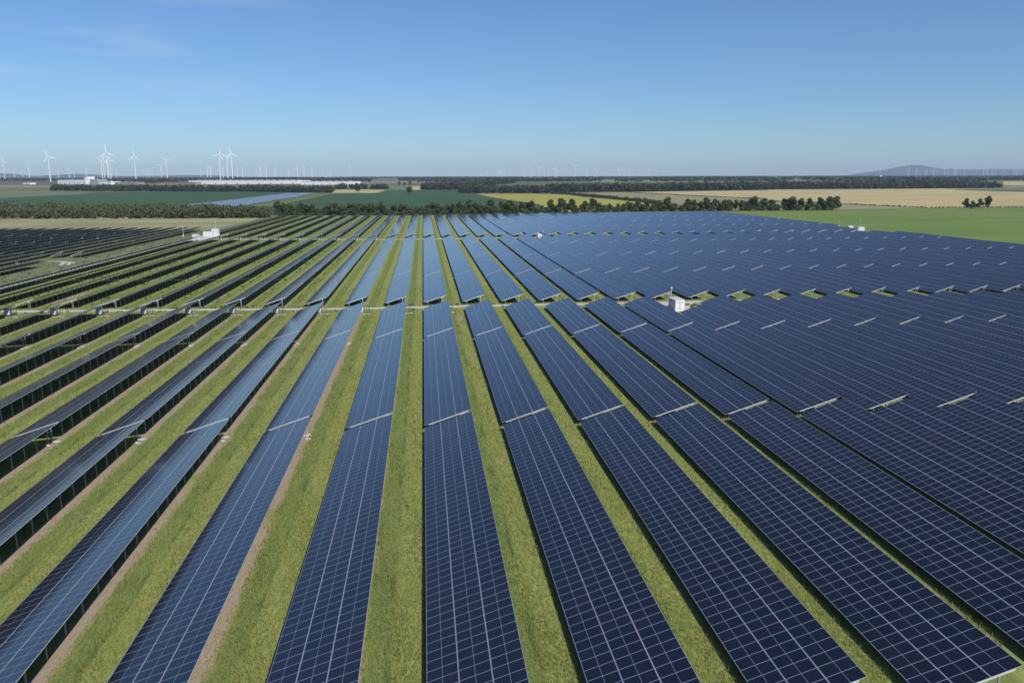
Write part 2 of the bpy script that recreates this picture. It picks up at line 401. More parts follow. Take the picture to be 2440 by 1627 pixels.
for i, (a, kind, k, si, x, y0, y1, label) in enumerate(cands):
    L = y1-y0; rows = 3; nmod = round(L/1.14); low = LOW
    z = zt(x+3, (y0+y1)/2)
    if i < 300:
        t = empty('solar_table', (x, y0, z), 0, label, 'solar table', 'solar tables of the main field' if kind == 'm' else 'solar tables of the side field')
        t.rotation_euler = (R(rnd.uniform(-.03,.03)), R(rnd.uniform(-.3,.3)), 0); t.location.z += rnd.uniform(-.015,.015)
        for me in strips(nmod, L, rows, low): link('module_row', me, t)
        single = kind == 'm' and k <= 0 and si <= 3
        link('support_frame', frame_mesh(L, rows, low, not single), t)
        link('end_beam', beam_mesh(rows, low), t, (0,.05,0))
        if single:
            for y in frames_y(L):
                link('leg', leg_mesh(5.0, low), t, (5.0, y, 0)); link('leg', leg_mesh(1.2, low), t, (1.2, y, 0)); LOGN[1] += 2
    else:
        for me in strips(nmod, L, rows, low):
            for pidx, p in enumerate(me.polygons):
                uv = [tuple(me.uv_layers[0].data[li].uv) for li in p.loop_indices]
                rest.face([Vector(me.vertices[v].co)+Vector((x,y0,z)) for v in p.vertices], p.material_index, uv)
        for me in (frame_mesh(L, rows, low, True), beam_mesh(rows, low)):
            mi = 3 if me.name.startswith('support') else 2
            for p in me.polygons: rest.face([Vector(me.vertices[v].co)+Vector((x,y0,z)) for v in p.vertices], mi, [(0,0)]*len(p.vertices))
print('tables', LOGN, 'faces in rest', len(rest.f))
if rest.f:
    tag(rest.build('solar_tables', [M_PANEL, M_BACK, M_GALV, M_POST]), 'farthest and edge-cut solar tables merging into one blue surface', 'solar tables', None, 'stuff')

# far-off solar park beyond the scrub, rows too small to count
b = MB(); x = 0
def inside(px, py, poly):
    c = False
    for i in range(len(poly)):
        (x1,y1),(x2,y2) = poly[i], poly[i-1]
        if (y1>py) != (y2>py) and px < (x2-x1)*(py-y1)/(y2-y1)+x1: c = not c
    return c
SOLP = [(-299,963),(-313,1112),(-320,1595),(-316,1905),(-252,1900),(-238,1186),(-228,985),(-240,900)]
for i in range(-330, -215, 6):
    for y in range(900, 1910, 10):
        if inside(i, y, SOLP):
            z = zt(i, y); w = 4.4
            b.face([(i,y,z+1.2),(i+5.95,y,z+1.2),(i+5.95,y+6.4,z+1.9),(i,y+6.4,z+1.9)], 0, [(0,0),(0,5),(1,5),(1,0)])
            b.box(i+1.9, i+2.1, y+4, y+4.2, z-.2, z+1.2, 1)
M_PARK = plain('distant_module_glass', (.17,.225,.26), .35, 0, .12, .05)  # pale sky reflection of the far modules put into the base colour
tag(b.build('solar_tables', [M_PARK, M_POST]), 'pale grey strip of a far-off solar park beyond the scrub', 'solar park', None, 'stuff')

# ------------------------------------------------------------------ posts with white caps, inverters, markers
def cap_post():
    t = empty('cap_post', (0,0,0)); b = MB(); b.box(-.04,.04,-.04,.04,-.2,2.0); b.build('post', [M_POST], t)
    b = MB(); b.ball((0,-.05,2.1), .15, 0, 10, .9); b.build('cap', [M_WHITE], t); return t
def copy_tree(o, parent=None):
    c = o.copy(); COL.objects.link(c); c.parent = parent
    for ch in list(o.children): copy_tree(ch, c)
    return c
proto = cap_post(); first = True
def place(proto, loc, label, cat, group, rz=0):
    global first
    o = proto if first else copy_tree(proto); first = False
    o.location = loc; o.rotation_euler.z = rz; tag(o, label, cat, group); return o
for k in range(-11, 27):
    x = k*P+5.0; u, v = scr(x, 219.5, 2)
    if -.02 < u < 1.02:
        place(proto, (x, 219.5, zt(x,219)), 'white capped post on the near track, %s' % rowname(k), 'post', 'white capped posts at the row ends')
for k in range(-12, 27):
    x = k*P+5.0; u, v = scr(x, 483, 2)
    if -.02 < u < 1.02 and (k <= -1 or k >= 12 or k == 5 or k == 7):
        place(proto, (x, 483.6, zt(x,483)), 'white capped post on the far track, %s' % rowname(k), 'post', 'white capped posts at the row ends')
def inverter():
    t = empty('inverter_station', (0,0,0))
    b = MB(); b.hexa([(-.6,-.3,.55),(.6,-.3,.55),(.6,.45,.55),(-.6,.45,.55),(-.6,-.3,1.15),(.6,-.3,1.15),(.6,.45,1.95),(-.6,.45,1.95)]); b.build('cabinet', [M_WHITE2], t)
    b = MB(); b.hexa([(-.66,-.37,1.12),(.66,-.37,1.12),(.66,.52,2.06),(-.66,.52,2.06),(-.66,-.37,1.17),(.66,-.37,1.17),(.66,.52,2.11),(-.66,.52,2.11)]); b.build('lid', [M_WHITE], t)
    for x, y in ((-.4,-.25),(-.4,.3),(1.0,-.25),(1.0,.3),(1.7,.0),(2.2,.1)):
        b = MB(); b.box(x-.04,x+.04,y-.04,y+.04,-.1,2.1 if x > .5 else .76); b.build('leg', [M_DGREEN], t)
    b = MB(); b.box(.9,2.3,.0,.05,1.95,2.05); b.box(.9,2.3,.0,.05,1.2,1.28); b.build('cross_bar', [M_DGREEN], t)
    b = MB()
    for i in range(7): b.ball((-.6+i*.5+rnd.uniform(-.1,.1), -.45+rnd.uniform(-.15,.1), .05), rnd.uniform(.25,.36), 0, 7, .5)
    b.build('footing', [M_CONC], t); return t
proto = inverter(); first = True
for k in range(-10, 1):
    place(proto, (k*P+5.3, 207.6, zt(k*P,211)), 'white inverter box beside the near track, %s' % rowname(k), 'inverter', 'inverter boxes beside the near track')
for k in range(-11, -2):
    place(proto, (k*P+5.3, 466., zt(k*P,470)), 'white inverter box beside the far track, %s' % rowname(k), 'inverter', 'inverter boxes beside the far track')
def lumps():
    b = MB()
    for q in ((0,0,.08,.32),(.3,.25,.06,.28),(-.3,.15,.06,.24),(-.25,-1.3,.05,.3),(.1,-1.45,.04,.22)): b.ball(q[:3], q[3], 0, 8, .7)
    return b.build('concrete_footing', [M_CONC])
lp = lumps(); f2 = True
for k in range(-11, -1):
    for y, ph in ((106.1,'rear gap'),(169.0,'middle gap')):
        u, v = scr(k*P+5.7, y, 0)
        if -.02 < u < 1.0:
            o = lp if f2 else lp.copy()
            if not f2: COL.objects.link(o)
            f2 = False; o.location = (k*P+5.7, y, zt(k*P, y)); o.rotation_euler.z = rnd.uniform(-.3,.3)
            tag(o, 'pale concrete lumps at the %s table gap, %s' % ('nearer' if y < 110 else 'next', rowname(k)), 'footing', 'concrete footings at the table gaps')

# ------------------------------------------------------------------ containers, masts
def container(loc, rz, label, L=6.06, W=2.5, H=2.9, mast=True):
    t = empty('transformer_container', loc, rz, label, 'container', 'white transformer containers')
    b = MB(); e = .12
    prof = []
    n = 22
    for side in (0, 1):         # ribbed long walls
        x0 = 0 if side == 0 else W; sgn = -1 if side == 0 else 1
        ys = [e+(L-2*e)*i/(2*n) for i in range(2*n+1)]
        for i in range(2*n):
            d = .035*sgn*(1 if (i//1) % 2 else 0) - .04*sgn
            d2 = d
            b.box(min(x0-.06*sgn, x0+d), max(x0-.06*sgn, x0+d), ys[i], ys[i+1]-.004, .14, H-.13)
    b.box(.07, W-.07, .07, L-.07, .15, H-.14)
    b.build('body', [M_WHITE], t)
    b = MB()
    for x in (0, W-e):
        for y in (0, L-e): b.box(x, x+e, y, y+e, .02, H-.003)
    for x in (0, W-e):
        b.box(x+.003, x+e-.003, e, L-e, .02, .13); b.box(x+.003, x+e-.003, e, L-e, H-.12, H-.006)
    for y in (0, L-e):
        b.box(e, W-e, y+.003, y+e-.003, .02, .13); b.box(e, W-e, y+.003, y+e-.003, H-.12, H-.006)
    b.build('frame', [M_WHITE], t)
    b = MB(); b.box(.1, W-.1, .1, L-.1, H-.05, H+.01)
    for i in range(3): b.box(.15, W-.15, .5+i*L/3.2, .56+i*L/3.2, H+.012, H+.06, 1)
    b.build('roof', [M_ROOF, M_GREYP], t)
    for y in (L*.22, L*.55, L*.8):
        b = MB()
        for i in range(6): b.box(-.052, -.044, y-.35, y+.35, 1.9+i*.1, 1.96+i*.1)
        b.build('vent', [M_GREYP], t)
    b = MB(); b.box(-.25, W+.25, -.25, L+.25, -.3, .015); b.build('plinth', [M_CONC], t)
    for s in (0, 1):
        b = MB(); x0 = .16+s*(W/2-.14); x1 = x0+W/2-.2
        b.box(x0, x1, -.01, .06, .16, H-.16); b.box(x0+.12, x1-.12, -.03, -.012, .45, .9, 1); b.box(x0+.12, x1-.12, -.03, -.012, H-.9, H-.45, 1)
        d = b.build('door', [M_WHITE, M_WHITE2], t)
        b = MB(); xx = x1-.12 if s == 0 else x0+.12; b.tube([(xx,-.06,.3),(xx,-.06,H-.3)], .018); b.build('handle', [M_GALV], d)
    return t
container((66.4,201.7,.05), 0, 'white container nearest the camera, standing on the gravel pad among panels')
container((67.1,464.5,.05), 0, 'smaller white container box at the far track, taller one of the pair')
def kiosk(loc, W, L, H, label, rz=0):
    t = empty('transformer_kiosk', loc, rz, label, 'kiosk', 'white transformer kiosks')
    b = MB(); b.box(0, W, 0, L, 0, H); b.build('body', [M_WHITE], t)
    b = MB(); b.hexa([(-.1,-.1,H+.003),(W+.1,-.1,H+.003),(W+.1,L+.1,H+.003),(-.1,L+.1,H+.003),(0,0,H+.16),(W,0,H+.16),(W,L,H+.16),(0,L,H+.16)]); b.build('roof', [M_ROOF], t)
    for s in (0, 1):
        b = MB(); b.box(.15+s*W/2, W/2-.1+s*W/2, -.03, -.003, .15, H-.25); b.build('door', [M_WHITE2], t)
kiosk((70.0,463.0,.05), 2.6, 3, 1.7, 'low white kiosk beside the container at the far track')
kiosk((-128.6,463.0,zt(-128,463)+.02), 3.2, 3.0, 3.3, 'square white kiosk at the end of the perimeter track')
kiosk((-130.8,494,zt(-128,500)+.02), 5.4, 3.0, 2.9, 'long white kiosk behind the square one on the perimeter track')
kiosk((-127.2,499.5,zt(-128,500)+.02), 3.6, 4.0, 4.2, 'tallest white kiosk on the perimeter track, with mast on top')
kiosk((282.6,505,.05), 3.2, 3.0, 3.2, 'white kiosk at the meadow edge of the main field, taller one')
kiosk((291.2,508,.05), 4.4, 3.0, 2.2, 'low white kiosk at the meadow edge beside the taller one')
def mast(loc, H, label, arm=True):
    t = empty('camera_mast', loc, 0, label, 'mast', 'white camera masts')
    b = MB(); b.tube([(0,0,-.2),(0,0,H*.55),(0,0,H)], [.11,.08,.05], 8); b.build('pole', [M_WHITE2], t)
    b = MB(); b.ball((0,-.1,H*.98), .26, 0, 8, 1.2); b.build('camera', [M_WHITE], t)
    b = MB(); b.box(-.28,.28,-.5,-.1,.7,1.6); b.build('control_box', [M_WHITE], t)
mast((67.9,210.3,.02), 5.1, 'short white instrument mast behind the container among the panels')
mast((70.8,468.5,.02), 4.4, 'thin mast behind the low white kiosk at the far track')
mast((-140.2,487,zt(-140,487)), 6.4, 'tall white camera mast on the grass strip beside the side field')
mast((-126.0,504.5,zt(-126,505)), 8.2, 'mast rising behind the tallest kiosk on the perimeter track')
mast((299.4,520.8,.02), 6.6, 'lone white mast standing at the meadow edge of the panel field')
mast((280.2,513,.02), 6.2, 'white mast just left of the kiosk at the meadow edge')
for j, y in ((1,324.4),(7,466),(5,466),(4,466)):
    t = empty('string_box', (-151.5-8.1*j+3.5, y, zt(-200,y)), 0, 'white box on a post in the side field, %s row from the grass strip' % ORD[j+1], 'box', 'white boxes in the side field')
    b = MB(); b.box(-.05,.05,-.05,.05,-.2,1.6); b.build('post', [M_GALV], t)
    b = MB(); b.box(-.45,.45,-.25,.25,1.5,2.5); b.build('cabinet', [M_WHITE], t)

# ------------------------------------------------------------------ vegetation
def quads(centres, size, jitter=.35):
    n = len(centres); a = rng.normal(size=(n,3)); a /= np.linalg.norm(a, axis=1)[:,None]
    b = rng.normal(size=(n,3)); b -= (b*a).sum(1)[:,None]*a; b /= np.linalg.norm(b, axis=1)[:,None]; c = np.cross(a, b)
    s = (size*rng.uniform(.6,1.3,n))[:,None]
    c0 = centres; v = np.stack([c0-b*s-c*s*.7, c0+b*s*rng.uniform(.6,1,(n,1))-c*s*.5, c0+b*s+c*s*.7, c0-b*s*.7+c*s*rng.uniform(.5,1,(n,1))], 1)
    return v
def crown_points(h, w, n, seed, low=.22, lobes=9):
    rg = np.random.default_rng(seed); L = []
    for i in range(lobes):
        a = rg.uniform(0, 2*math.pi); rr = w*.5*rg.uniform(.1,.62); zc = h*rg.uniform(low+.12,.80); s = w*.5*rg.uniform(.30,.52)*(1.15-.5*zc/h)
        L.append((rr*math.cos(a), rr*math.sin(a), zc, s))
    L.append((0,0,h*.84,w*.2))
    out = []
    for i in range(n):
        l = L[rg.integers(len(L))]; d = rg.normal(size=3); d /= np.linalg.norm(d); r = l[3]*rg.uniform(.6,1.08)
        p = np.array([l[0]+d[0]*r, l[1]+d[1]*r, l[2]+d[2]*r*1.05]); 
        if p[2] > h*low*.5: out.append(p)
    return np.array(out), L
def tree_meshes(h, w, n, seed, mat, leaf=.5, low=.22):
    pts, L = crown_points(h, w, n, seed, low); me = npmesh('crown', quads(pts, leaf), 4, mat)
    b = MB(); b.tube([(0,0,-.3),(.1,0,h*.25),(0,.15,h*.5),(0,0,h*.75)], [w*.035,w*.027,w*.018,w*.008], 7)
    for l in L[:5]: b.tube([(0,0,h*.28),(l[0]*.5,l[1]*.5,h*.28+(l[2]-h*.28)*.5),(l[0],l[1],l[2])], [w*.018,w*.011,w*.005], 5)
    return me, b.mesh('trunk', [M_BARK])
TREES = [tree_meshes(h, w, n, 30+i, M_LEAF, .48, low) for i, (h, w, n, low) in enumerate([(13,9.5,1500,.15),(14.5,8.5,1500,.2),(11,9,1300,.1),(15,10.5,1700,.18),(12,7,1200,.14)])]
BUSH = [tree_meshes(h, w, n, 60+i, M_LEAF, .4, .02) for i, (h, w, n) in enumerate([(7.5,8,1000),(6,7.5,900),(8.5,6.5,1000)])]
def plant(kind, me, x, y, s, label, cat, group, zoff=0):
    t = empty(kind, (x, y, zt(x,y)+zoff), rnd.uniform(0,6.28), label, cat, group); k = 1.35 if 'windbreak' in kind else 1.15; t.scale = (k*s*rnd.uniform(.9,1.15), k*s*rnd.uniform(.9,1.15), s)
    link('crown', me[0], t); link('trunk', me[1], t); return t
def lineC(x): return float(np.interp(x, [-139,-4,90,237,373,460], [786,808,822,852,850,848]))
kk = -13
for kk in range(-13, 43):
    x = kk*P + rnd.uniform(-1.5,1.5)+4
    if x > 462: break
    s = rnd.uniform(.78,1.08) if kk < 0 else rnd.uniform(.80,1.12)
    if rnd.random() < .16: s *= .72
    if kk == 41: s = 1.12
    i = rnd.randrange(5)
    big = 'tall' if s*[13,14.5,11,15,12][i] > 12.5 else 'low'
    where = 'behind the %s' % (('%s row %s of the centre row' % (ORD[abs(kk)], 'left' if kk < 0 else 'right')) if kk else 'centre row') if kk <= 26 else 'between meadow and wheat, %s past the panel field' % ORD[kk-26]
    plant('windbreak_tree', TREES[i], x, lineC(x)+rnd.uniform(-3,3), s, '%s leafy tree of the windbreak %s' % (big, where), 'tree', 'trees of the windbreak behind the panels')
    x += P*.5+rnd.uniform(-1,1)
    if x < 456:
        plant('windbreak_shrub', BUSH[rnd.randrange(3)], x, lineC(x)-rnd.uniform(-2,4), rnd.uniform(.85,1.45), 'low shrub among windbreak trees %s' % where, 'shrub', 'shrubs in the windbreak behind the panels')
for q in range(34):             # a few end trees thicken the last clump
    pass
for x, y, s, i, lb in ((448,846,1.05,3,'broad round tree, nearest neighbour of the windbreak\'s last tree'),(440,850,.95,1,'slim round tree third from the end of the windbreak'),
    (625.5,866,.92,0,'rounded tree of the lone clump in the wheat, on its near end'),(631.5,864,.80,2,'small middle tree of the lone clump before the wheat'),
    (640,863,.88,0,'round tree right of the small one in the lone clump'),(649.5,861,.98,3,'largest round tree at the far right of the lone clump'),
    (-30.5,1902,1.15,3,'solitary round tree alone in the dark green field'),(-158,2018,1.35,1,'solitary tree standing before the small wheat plots'),
    (-79,2755,1.1,0,'far bush at the edge of the pale green plot, left one'),(-62,2760,1.0,2,'far bush at the edge of the pale green plot, middle one'),(-44,2760,1.2,3,'far bush at the edge of the pale green plot, right one')):
    t = plant('broadleaf_tree', TREES[i], x, y, s, lb, 'tree', None)
    if 'solitary' in lb: t.scale = (1.75*s, 1.75*s, s)
def mass(name, label, pts, hmin, hmax, wf, nq, size, mat, cat='woodland'):
    allp = []
    for x, y in pts:
        h = rnd.uniform(hmin, hmax); w = h*wf; z = zt(x, y)
        d = rng.normal(size=(nq,3)); d /= np.linalg.norm(d, axis=1)[:,None]; d *= rng.uniform(.55,1.05,(nq,1))
        d[:,0] *= w*.5; d[:,1] *= w*.5; d[:,2] = d[:,2]*h*.46 + h*.5
        allp.append(d + np.array([x, y, z]))
    allp = np.concatenate(allp)
    o = link(name, npmesh(name, quads(allp, size), 4, mat)); return tag(o, label, cat, None, 'stuff')
def band(a, b, depth, n, wob=0):
    out = []
    for i in range(n):
        t = rnd.random(); x = a[0]+(b[0]-a[0])*t; y = a[1]+(b[1]-a[1])*t + rnd.random()**1.3*depth + wob*math.sin(t*9)
        out.append((x, y))
    return out
pts = [(x, lineC(x)+rnd.uniform(-5,5)) for x in [rnd.uniform(-140,140) for _ in range(150)]+[rnd.uniform(140,455) for _ in range(75)]]
mass('undergrowth', 'dense undergrowth filling the windbreak between its trees', pts, 3.5, 7.5, 1.3, 90, .55, M_LEAF, 'undergrowth')
# scrub left behind the side field
pts = []
for i in range(900):
    x = -rnd.uniform(140, 640); y0 = float(np.interp(x, [-640,-367,-254,-146], [800,752,736,730])); y1 = float(np.interp(x, [-640,-420,-300,-230,-146], [1200,900,860,840,760]))
    pts.append((x, y0+rnd.random()*(y1-y0)))
mass('thicket', 'dense olive scrub and low trees behind the pale field', pts, 3.5, 12.5, 1.0, 110, .75, M_LEAF2, 'thicket')
mass('woodland', 'far belt of trees beyond the dark green field, before the factories', band((-1016,2316),(-432,2159),90,420)+band((-432,2159),(-221,1985),70,330)+band((-248,2347),(-100,2343),60,70), 6, 18, .85, 40, 2.2, M_WOODS)
mass('woodland', 'dark far wood beyond the centre of the dark green field', band((-4,2294),(112,2279),200,150)+band((92,1918),(300,1900),120,170)+band((112,2290),(350,3100),200,200), 13, 20, .75, 40, 2.4, M_WOODS)
mass('woodland', 'long far wood bordering the wheat fields', band((320,1985),(607,2042),160,380)+band((607,2042),(984,2215),170,450)+band((984,2222),(1381,2222),160,420)+band((1381,2222),(1750,2275),240,420), 15, 23, .75, 40, 2.4, M_WOODS)
hd = []
for (a, b) in (((281,2060),(326,1785)),((326,1785),(338,1460)),((338,1460),(335,1145)),((335,1145),(300,960)),((300,960),(275,860))):
    n = int(math.dist(a,b)/5)
    for i in range(n): hd.append((a[0]+(b[0]-a[0])*i/n+rnd.uniform(-3,3), a[1]+(b[1]-a[1])*i/n))
mass('hedge', 'low dark hedge running away between the yellow and grey fields', hd, 3.5, 6.5, 1.3, 45, .9, M_WOODS, 'hedge')
hd = []
for (a, b) in (((512,1993),(594,1357)),((594,1357),(544,1221)),((544,1221),(576,1053)),((576,1053),(596,894)),((596,894),(760,890))):
    n = int(math.dist(a,b)/5)
    for i in range(n): hd.append((a[0]+(b[0]-a[0])*i/n+rnd.uniform(-1,1), a[1]+(b[1]-a[1])*i/n))
mass('hedge', 'thin grassy field border between the two wheat fields', hd, .8, 1.6, 2.5, 20, .6, M_WOODS, 'hedge')
far = []
for Y, seg in ((3600,26),(4500,30),(5600,34),(7200,36),(9200,40),(11500,46),(12900,60)):
    for q in range(seg):
        cx = rnd.uniform(-.80, .95)*Y; ln = rnd.uniform(.03,.12)*Y; y = Y*rnd.uniform(.95,1.05)
        n = int(ln/ (Y*.0045))
        for i in range(n): far.append((cx+ln*(i/n-.5), y+rnd.uniform(-30,30)))
fp = []
for x, y in far:
    m = max(1, y/5000); c = np.array([x, y, zt(x, y)]) + rng.uniform(-1,1,(12,3))*np.array([12*m, 12*m, 6]) + np.array([0,0,7]); fp.append(c)
o = link('woodland', npmesh('woodland', quads(np.concatenate(fp), 7.), 4, M_WOODS)); tag(o, 'bluish lines of distant woods along the horizon plain', 'woodland', None, 'stuff')
print('far trees', len(far))

# grass growing in the lanes
NB = 420000
u = rng.random(NB); Y = 46*np.power(260/46., u); X = CX + Y*rng.uniform(-.66,.86,NB)
rem = np.mod(X, P); keep = ((rem < 4.6) | (rem > 6.0) | (rng.random(NB) < .12)) & (X > -118) & ((rem < .8)|(rem > 5.6)|(rng.random(NB)<.25))
keep &= ~((X > 64) & (X < 77) & (Y > 194) & (Y < 216)) & ~((Y > 215) & (Y < 218.8))
X, Y, rem = X[keep], Y[keep], rem[keep]; n = len(X)
Z = .012*np.clip(-X-20, 0, 120); tall = rng.uniform(.12,.36,n)*(1+.25*np.sin(X*1.7+Y*.21)); wd = rng.uniform(.025,.05,n)*(Y/60.)**.7
a = rng.uniform(0, math.pi, n); dx = np.cos(a)*wd; dy = np.sin(a)*wd; lx = rng.normal(0,.11,n); ly = rng.normal(0,.11,n)
tri = np.stack([np.stack([X-dx,Y-dy,Z],1), np.stack([X+dx,Y+dy,Z],1), np.stack([X+lx,Y+ly,Z+tall],1)], 1)
t = NT('grass_blades'); p = t.pos(); n1 = t.noise(p, .5, 4, .6, (1.6,.35,1)); nn = t.noise(p, 6., 2)
c = t.mix(t.step(n1,.38,.64), (.35,.37,.11), (.25,.29,.085)); c = t.mix(t.step(nn,.45,.7), c, (.40,.39,.15))
t.set(color=c, rough=.7, spec=.2); tr = t.n('ShaderNodeBsdfTranslucent'); t.l(c, tr.inputs[0]); mx = t.n('ShaderNodeMixShader'); mx.inputs[0].default_value = .5
t.l(t.b.outputs[0], mx.inputs[1]); t.l(tr.outputs[0], mx.inputs[2]); t.l(mx.outputs[0], t.out.inputs[0])
tag(link('grass', npmesh('grass', tri, 3, t.mat)), 'tall yellowish green grass growing in the lanes between the tables', 'grass', None, 'stuff')
# weeds at the track and along the perimeter
wp = []
for i in range(700):
    q = rnd.random()
    if q < .35: x, y = rnd.uniform(-148,-136), rnd.uniform(120,540)
    elif q < .55: x, y = rnd.uniform(-125,60), rnd.choice([rnd.uniform(212,214.8),rnd.uniform(218.8,221)])
    elif q < .58: x, y = rnd.uniform(72.5,76), rnd.uniform(203,212)
    else:
        k = rnd.randrange(-11,-3); x = k*P+rnd.uniform(6.2,7.0); y = rnd.uniform(225,460)
    wp.append((x,y))
mass('weeds', 'scattered tufts of darker weeds beside tracks and posts', wp, .25, .6, 1.6, 26, .12, M_LEAF2, 'weeds')

# ------------------------------------------------------------------ far buildings
def shed(loc, L, D, H, rz, label, name='warehouse', roofm=None, wallm=None, bands=True, win=10, cat='warehouse'):
    t = empty(name, (loc[0], loc[1], zt(*loc)-.3), rz, label, cat, None)
    b = MB(); b.box(0, L, 0, D, 0, H); b.build('wall', [wallm or M_WHITE], t)
    b = MB(); b.box(-.5, L+.5, -.5, D+.5, H+.01, H+.9)
    for i in range(int(L/25)): b.box(10+i*25, 16+i*25, D*.4, D*.6, H+.91, H+2.)
    b.build('roof', [roofm or M_ROOF], t)
    for i in range(win):
        b = MB(); x = L*(i+.5)/win; b.box(x-2.5, x+2.5, -.12, -.01, .5, 5); b.build('dock_door', [M_GREYP], t)
    return t
ang = math.atan2(2813-3014, -246+837)
shed((-837,3014), 430, 90, 12.5, ang, 'very long low white warehouse behind the far tree belt')
shed((-837+440*math.cos(ang),3014+440*math.sin(ang)), 185, 90, 11, ang, 'shorter white warehouse with red base, right of the long one', roofm=M_ROOF, win=6)
a2 = math.atan2(3036-3143, 185)
shed((-1338,3143), 150, 60, 15, a2, 'white factory hall left of the tall factory block', 'factory', win=6, cat='factory')
shed((-1218,3080), 16, 30, 27, a2, 'tall white factory block, highest of the far factory', 'factory_tower', win=1, cat='factory')
shed((-1195,3066), 40, 40, 17, a2, 'grey blue factory wing right of the tall block', 'factory', wallm=M_GREYP, win=2, cat='factory')
shed((-1150,3030), 60, 40, 10, a2, 'low white hall right of the factory', 'factory', win=2, cat='factory')
shed((-1085,3000), 110, 30, 7, a2, 'long low brownish hall between factory and trees', 'hall', wallm=M_SAND, win=3, cat='hall')
shed((-925,2960), 170, 30, 7.5, a2, 'long low reddish roofed hall before the long warehouse', 'hall', roofm=M_BRICK, wallm=M_SAND, win=3, cat='hall')
shed((-1430,3080), 40, 20, 6, a2, 'small white building left of the factory', 'hall', win=1, cat='hall')
shed((3050,6900), 120, 50, 14, 0, 'small far white hall on the plain right of centre', 'hall', win=2, cat='hall')
for i, (x, y) in enumerate(((2650,5200),(2700,5230),(2800,5180),(3180,5400),(3240,5350),(3300,5380),(3390,5400),(3480,5420),(2560,5150),(3120,5330))):
    t = empty('village_house', (x, y, zt(x,y)), rnd.uniform(-.3,.3), 'pale far village house with red roof on the hazy plain', 'house', 'far village houses on the plain')
    b = MB(); b.box(0,18,0,12,0,6); b.build('wall', [M_WHITE], t); b = MB()
    b.face([(-.5,-.5,6.02),(18.5,-.5,6.02),(18.5,6,10),(-.5,6,10)]); b.face([(18.5,12.5,6.02),(-.5,12.5,6.02),(-.5,6,10),(18.5,6,10)]); b.face([(-.5,-.5,6.02),(-.5,6,10),(-.5,12.5,6.02)]); b.face([(18.5,-.5,6.02),(18.5,12.5,6.02),(18.5,6,10)]); b.build('roof', [M_BRICK], t)
t = empty('church', (3215,5390,zt(3215,5390)), 0, 'white church with pointed tower in the far village', 'church')
b = MB(); b.box(0,10,0,10,0,24); b.build('tower', [M_WHITE], t); b = MB(); b.box(10.01,34,0,12,0,11); b.build('nave', [M_WHITE], t)
b = MB(); b.hexa([(-.5,-.5,24.02),(10.5,-.5,24.02),(10.5,10.5,24.02),(-.5,10.5,24.02),(4.9,4.9,36),(5.1,4.9,36),(5.1,5.1,36),(4.9,5.1,36)]); b.build('spire', [M_BRICK], t)

# ------------------------------------------------------------------ wind turbines
def blade_into(b, hub, ang, Rr, yaw_c, yaw_s, banded, slim=1.):
    # the rotor plane is vertical; each blade is a tapered, slightly thick plank
    N = 10; d = Vector((math.sin(ang)*yaw_c, math.sin(ang)*yaw_s, math.cos(ang))); nrm = Vector((yaw_s, -yaw_c, 0)); w = d.cross(nrm)
    for i in range(N):
        r_a, r_b = Rr*(.03+.97*i/N), Rr*(.03+.97*(i+1)/N)
        def ch(q):
            f = q/Rr; return (1.4 if f < .06 else 2.5*(1-f)**.75+.6)*slim
        m = 1 if banded and i in (7, 9) else 0
        ca, cb = ch(r_a)*.5, ch(r_b)*.5; th = .45*(1-.6*i/N)
        A = Vector(hub)+d*r_a; B = Vector(hub)+d*r_b
        b.hexa([A-w*ca-nrm*th, A+w*ca-nrm*th, A+w*ca+nrm*th, A-w*ca+nrm*th, B-w*cb-nrm*th, B+w*cb-nrm*th, B+w*cb+nrm*th, B-w*cb+nrm*th], m)
def turbine(x, y, z, H, phase, yaw, label, group, Rr=46, parts=True):
    zb = zt(x, y)-.5; top = z + H                # hub keeps its height above sea level
    t = empty('wind_turbine', (x, y, zb), 0, label, 'wind turbine', group); h = top-zb
    c, s = math.cos(yaw), math.sin(yaw); hub = (s*4.5, -c*4.5, h+.5)
    if parts:
        b = MB(); b.tube([(0,0,0),(0,0,h*.5),(0,0,h-1.5)], [2.3,1.8,1.2], 14); b.build('tower', [M_TURB], t)
        b = MB(); b.tube([(s*3.2,-c*3.2,h+.4),(s*1,-c*1,h+.5),(-s*6,c*6,h+.5),(-s*8,c*8,h+.6)], [1.7,2.2,2.1,1.2], 10); b.build('nacelle', [M_TURB], t)
        b = MB(); b.tube([(s*3.25,-c*3.25,h+.5),(s*4.8,-c*4.8,h+.5),(s*6.2,-c*6.2,h+.5)], [1.7,1.5,.3], 10); b.build('hub', [M_TURB], t)
        for i in range(3):
            b = MB(); blade_into(b, hub, phase+i*2*math.pi/3, Rr, c, s, True); b.build('blade', [M_TURB, M_RED], t)
    return t
